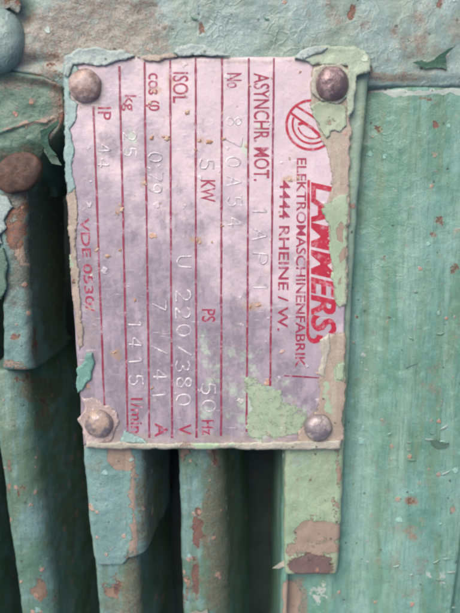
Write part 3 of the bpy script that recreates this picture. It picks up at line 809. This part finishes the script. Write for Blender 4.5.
# right edge: primer strip, then pale green over it
patch(NM, [(312, 62), (352, 54), (351, 150), (347, 300), (344, 306), (334, 305), (331, 280), (331, 255), (327, 240), (328, 225), (323, 205), (330, 188), (328, 165), (326, 150), (321, 140), (310, 105), (309, 85)], ph, .45, TAN, plate, rough=1.5, seed=1, bead=.15)
patch(NM, [(347, 331), (343, 440), (300, 444), (296, 432), (306, 420), (317, 410), (319, 380), (324, 350), (329, 334)], ph, .45, TAN, plate, rough=1.5, seed=2, bead=.15, stains=[('tint', 340, 372, 8, 12, .7), ('tint', 326, 405, 5, 30, .5)])
patch(NM, [(294, 60), (302, 52), (316, 46), (334, 45), (352, 47), (366, 52), (371, 62), (369, 72), (357, 76), (354, 110), (349, 120), (346, 100), (346, 66), (330, 64), (316, 66), (306, 62)], lambda x, y: ph(x, y)+.6, 1.9, M['hump'], plate, rough=1.5, seed=3, bead=.5, lump=1.2, sink=6, stains=[('tint', 312, 54, 0, 0, 0)] )
patch(NM, [(294, 58), (302, 50), (316, 46), (328, 47), (322, 53), (312, 56), (303, 60)], lambda x, y: ph(x, y)+2.6, 1.2, M['peel_pale'], plate, rough=.8, seed=4, bead=.6)
patch(NM, [(309, 109), (313, 101), (322, 100), (336, 102), (348, 106), (346, 128), (340, 134), (332, 131), (326, 139), (320, 131), (314, 122)], lambda x, y: ph(x, y)+.5, .9, GRN, plate, rough=2.2, seed=5, bead=.5, lump=1.2, fk=.8, stains=[('wear', 330, 122, 10, 8, .5), ('wear', 312, 108, 8, 5, .45)])
patch(NM, [(322, 204), (330, 199), (338, 192), (348, 190), (348, 250), (347, 304), (340, 308), (334, 303), (331, 280), (332, 262), (328, 244), (329, 226), (323, 214)], lambda x, y: ph(x, y)+.5, .5, GRN, plate, rough=1.6, seed=6, bead=.2, stains=[('wear', 340, 232, 4, 12, .75), ('wear', 343, 255, 4, 12, .75, 20), ('wear', 341, 280, 3, 6, .6)], fk=.75)
patch(NM, [(320, 340), (328, 333), (330, 345), (327, 362), (324, 378), (319, 374), (322, 356)], lambda x, y: ph(x, y)+.7, .8, M['cream'], plate, rough=1.2, seed=7)
patch(NM, [(335, 365), (345, 362), (344, 382), (336, 380)], lambda x, y: ph(x, y)+.8, .8, GRN, plate, rough=1.2, seed=8)
# lower right pale green film with lavender island
patch(NM, [(243, 378), (256, 374), (268, 386), (282, 392), (284, 402), (300, 408), (312, 404), (308, 418), (300, 436), (276, 440), (246, 440), (247, 420), (249, 405)], ph, .3, M['strip_green'], plate, rough=3.0, seed=9, bead=.2, lump=.3, fk=.48, stains=[('wear', 296, 415, 12, 8, .35)])
# left edge
patch(NM, [(63, 62), (76, 62), (80, 72), (72, 84), (72, 98), (80, 104), (76, 118), (72, 130), (76, 150), (73, 170), (77, 188), (66, 196), (64, 140)], ph, .6, TEA, plate, rough=1.5, seed=10, bead=.2, lump=.8, sink=4, stains=[('wear', 69, 125, 4, 12, .5)])
patch(NM, [(66, 190), (76, 186), (79, 200), (78, 222), (76, 240), (79, 260), (82, 300), (85, 345), (78, 352), (71, 285)], ph, .6, TAN, plate, rough=1.2, seed=11, bead=.2, lump=.7, sink=4, stains=[('tint', 70, 262, 3, 10, .7), ('rust', 75, 282, 3, 5, .5)])
patch(NM, [(76, 368), (84, 362), (86, 352), (92, 351), (95, 362), (92, 378), (86, 386), (79, 394), (76, 384)], lambda x, y: ph(x, y)+.8, 1.3, M['chip_teal'], plate, rough=1.4, seed=13, bead=.7, lump=1.3)
# top edge crusts
patch(NM, [(64, 56), (78, 50), (100, 48), (122, 50), (136, 55), (128, 60), (117, 62), (100, 66), (86, 67), (74, 66), (68, 78), (63, 76)], lambda x, y: ph(x, y)+.4, 1.7, M['peel_pale'], plate, rough=1.9, seed=14, bead=.6, lump=1.5, sink=6, stains=[('wear', 112, 58, 20, 5, .5), ('tint', 80, 56, 0, 0, 0)])
patch(NM, [(134, 57), (150, 54), (172, 53), (180, 58), (168, 60), (160, 62), (146, 61)], lambda x, y: ph(x, y)+.2, 1.6, TAN, plate, rough=1.2, seed=15, bead=.6, sink=5)
patch(NM, [(172, 54), (178, 46), (192, 43), (206, 46), (216, 51), (232, 56), (214, 58), (196, 56), (182, 58)], lambda x, y: ph(x, y)+.4, 2.0, M['peel_pale'], plate, rough=1.5, seed=16, bead=.4, lump=1.2, sink=6)
# crust round the lower left rivet, and pads of paint round the others
patch(NM, [(83, 398), (92, 396), (104, 402), (115, 408), (118, 422), (116, 436), (106, 444), (90, 446), (84, 438), (81, 420)], ph, 1.0, M['crust'], plate, rough=3.0, seed=17, bead=.3, lump=1.6, sink=4)
patch(NM, [(118, 440), (124, 430), (134, 434), (146, 438), (150, 443), (120, 445)], ph, .8, TEA, plate, rough=1.5, seed=18, bead=.6, lump=.8)
patch(NM, [(312, 70), (322, 63), (340, 63), (350, 72), (350, 96), (338, 104), (322, 102), (313, 92)], lambda x, y: ph(x, y)+.7, 1.6, M['cream'], plate, rough=1.4, seed=19, bead=.8, lump=1.0, stains=[('tint', 345, 85, 10, 20, .5)])
# bead of paint along the lower edge
patch('paint_bead', [(86, 441), (140, 442.5), (200, 443), (260, 442), (300, 441), (341, 440), (341, 449), (300, 450), (240, 449), (180, 449), (120, 449), (86, 448)], lambda x, y: ph(x, y)-1.2, 3.2, M['cream'], plate, rough=.7, seed=20, bead=.6, lump=.8, sink=3, stains=[('tint', 215, 445, 26, 6, .6), ('wear', 185, 445, 10, 5, .6), ('wear', 120, 446, 40, 4, .35)])

# ---- rivets
def rivet(px, py, r, h, m, seed, label): return dome('rivet', px, py, float(plate_h(np.array(px), np.array(py)))+.3, r, h, M[m], plate, seed=seed, label=label, flat=.25)
rivet(85, 86, 15.5, 10.5, 'riv_a', 1, 'tan stained domed rivet')
rivet(332, 84, 16, 11.5, 'riv_b', 2, 'dark purple brown domed rivet')
rivet(318, 427, 14.5, 10.5, 'riv_c', 3, 'silvery domed rivet')
rivet(99, 423, 14.5, 10.5, 'riv_d', 4, 'pale crusted domed rivet')

# ---- crumbs of dirt
for k, (px, py, r) in enumerate([(152, 138, 3), (167, 139, 3.2), (163, 137, 2), (200, 141, 2.6), (209, 142, 3), (224, 139, 2.5), (145, 183, 3), (122, 210, 3), (117, 213, 2.6), (120, 205, 1.8), (97, 250, 2.6),
                                 (108, 256, 2.4), (120, 250, 2), (196, 150, 2.2), (197, 240, 2.2), (222, 226, 2), (200, 243, 1.8), (212, 242, 2), (187, 112, 3), (155, 92, 2.2), (150, 103, 2), (152, 388, 2),
                                 (115, 352, 2.2), (258, 305, 3), (250, 307, 2.2), (290, 180, 3), (298, 178, 2.6), (246, 146, 2), (135, 300, 2), (250, 86, 1.8), (185, 96, 2), (300, 72, 1.6)]):
    dome('dirt_crumb', px, py, float(plate_h(np.array(px), np.array(py))), r*.85, r*.42, M['crumb'], plate, seed=k, irr=1.1, sq=.45+.4*random.random(), ang=random.uniform(0, 3))

# ================================================================== LIGHT, CAMERA
sd = Vector((-.34, .58, .74)).normalized()
sun = bpy.data.lights.new('sun', 'SUN'); sun.energy = 1.15; sun.angle = math.radians(50); sun.color = (1, .965, .92)
so = bpy.data.objects.new('sun', sun); COL.objects.link(so); so.rotation_euler = sd.to_track_quat('Z', 'Y').to_euler()
wd = bpy.data.worlds.new('World'); sc.world = wd; wd.use_nodes = True
nt = wd.node_tree; bg = nt.nodes['Background']
sk = nt.nodes.new('ShaderNodeTexSky'); sk.sky_type = 'NISHITA'; sk.sun_disc = False
sk.sun_elevation = math.asin(sd.z); sk.sun_rotation = math.atan2(sd.x, sd.y); sk.dust_density = 6.0; sk.air_density = .55
nt.links.new(sk.outputs[0], bg.inputs[0]); bg.inputs[1].default_value = .15

cam = bpy.data.cameras.new('camera'); co = bpy.data.objects.new('camera', cam); COL.objects.link(co)
cam.sensor_fit = 'VERTICAL'; cam.sensor_height = 24; cam.lens = 12/(306.5/D)
co.location = Cam*S; co.rotation_euler = (-TH, 0, 0)
cam.clip_start = .005; cam.clip_end = 10
cam.dof.use_dof = True; cam.dof.focus_distance = D*S; cam.dof.aperture_fstop = 8.0
sc.camera = co
sc.view_settings.view_transform = 'Standard'; sc.view_settings.look = 'None'
sc.view_settings.exposure = 0.40; sc.view_settings.gamma = 1
sc.render.film_transparent = False
sc.cycles.filter_width = 2.4
sc.cycles.max_bounces = 5; sc.cycles.diffuse_bounces = 3; sc.cycles.glossy_bounces = 2
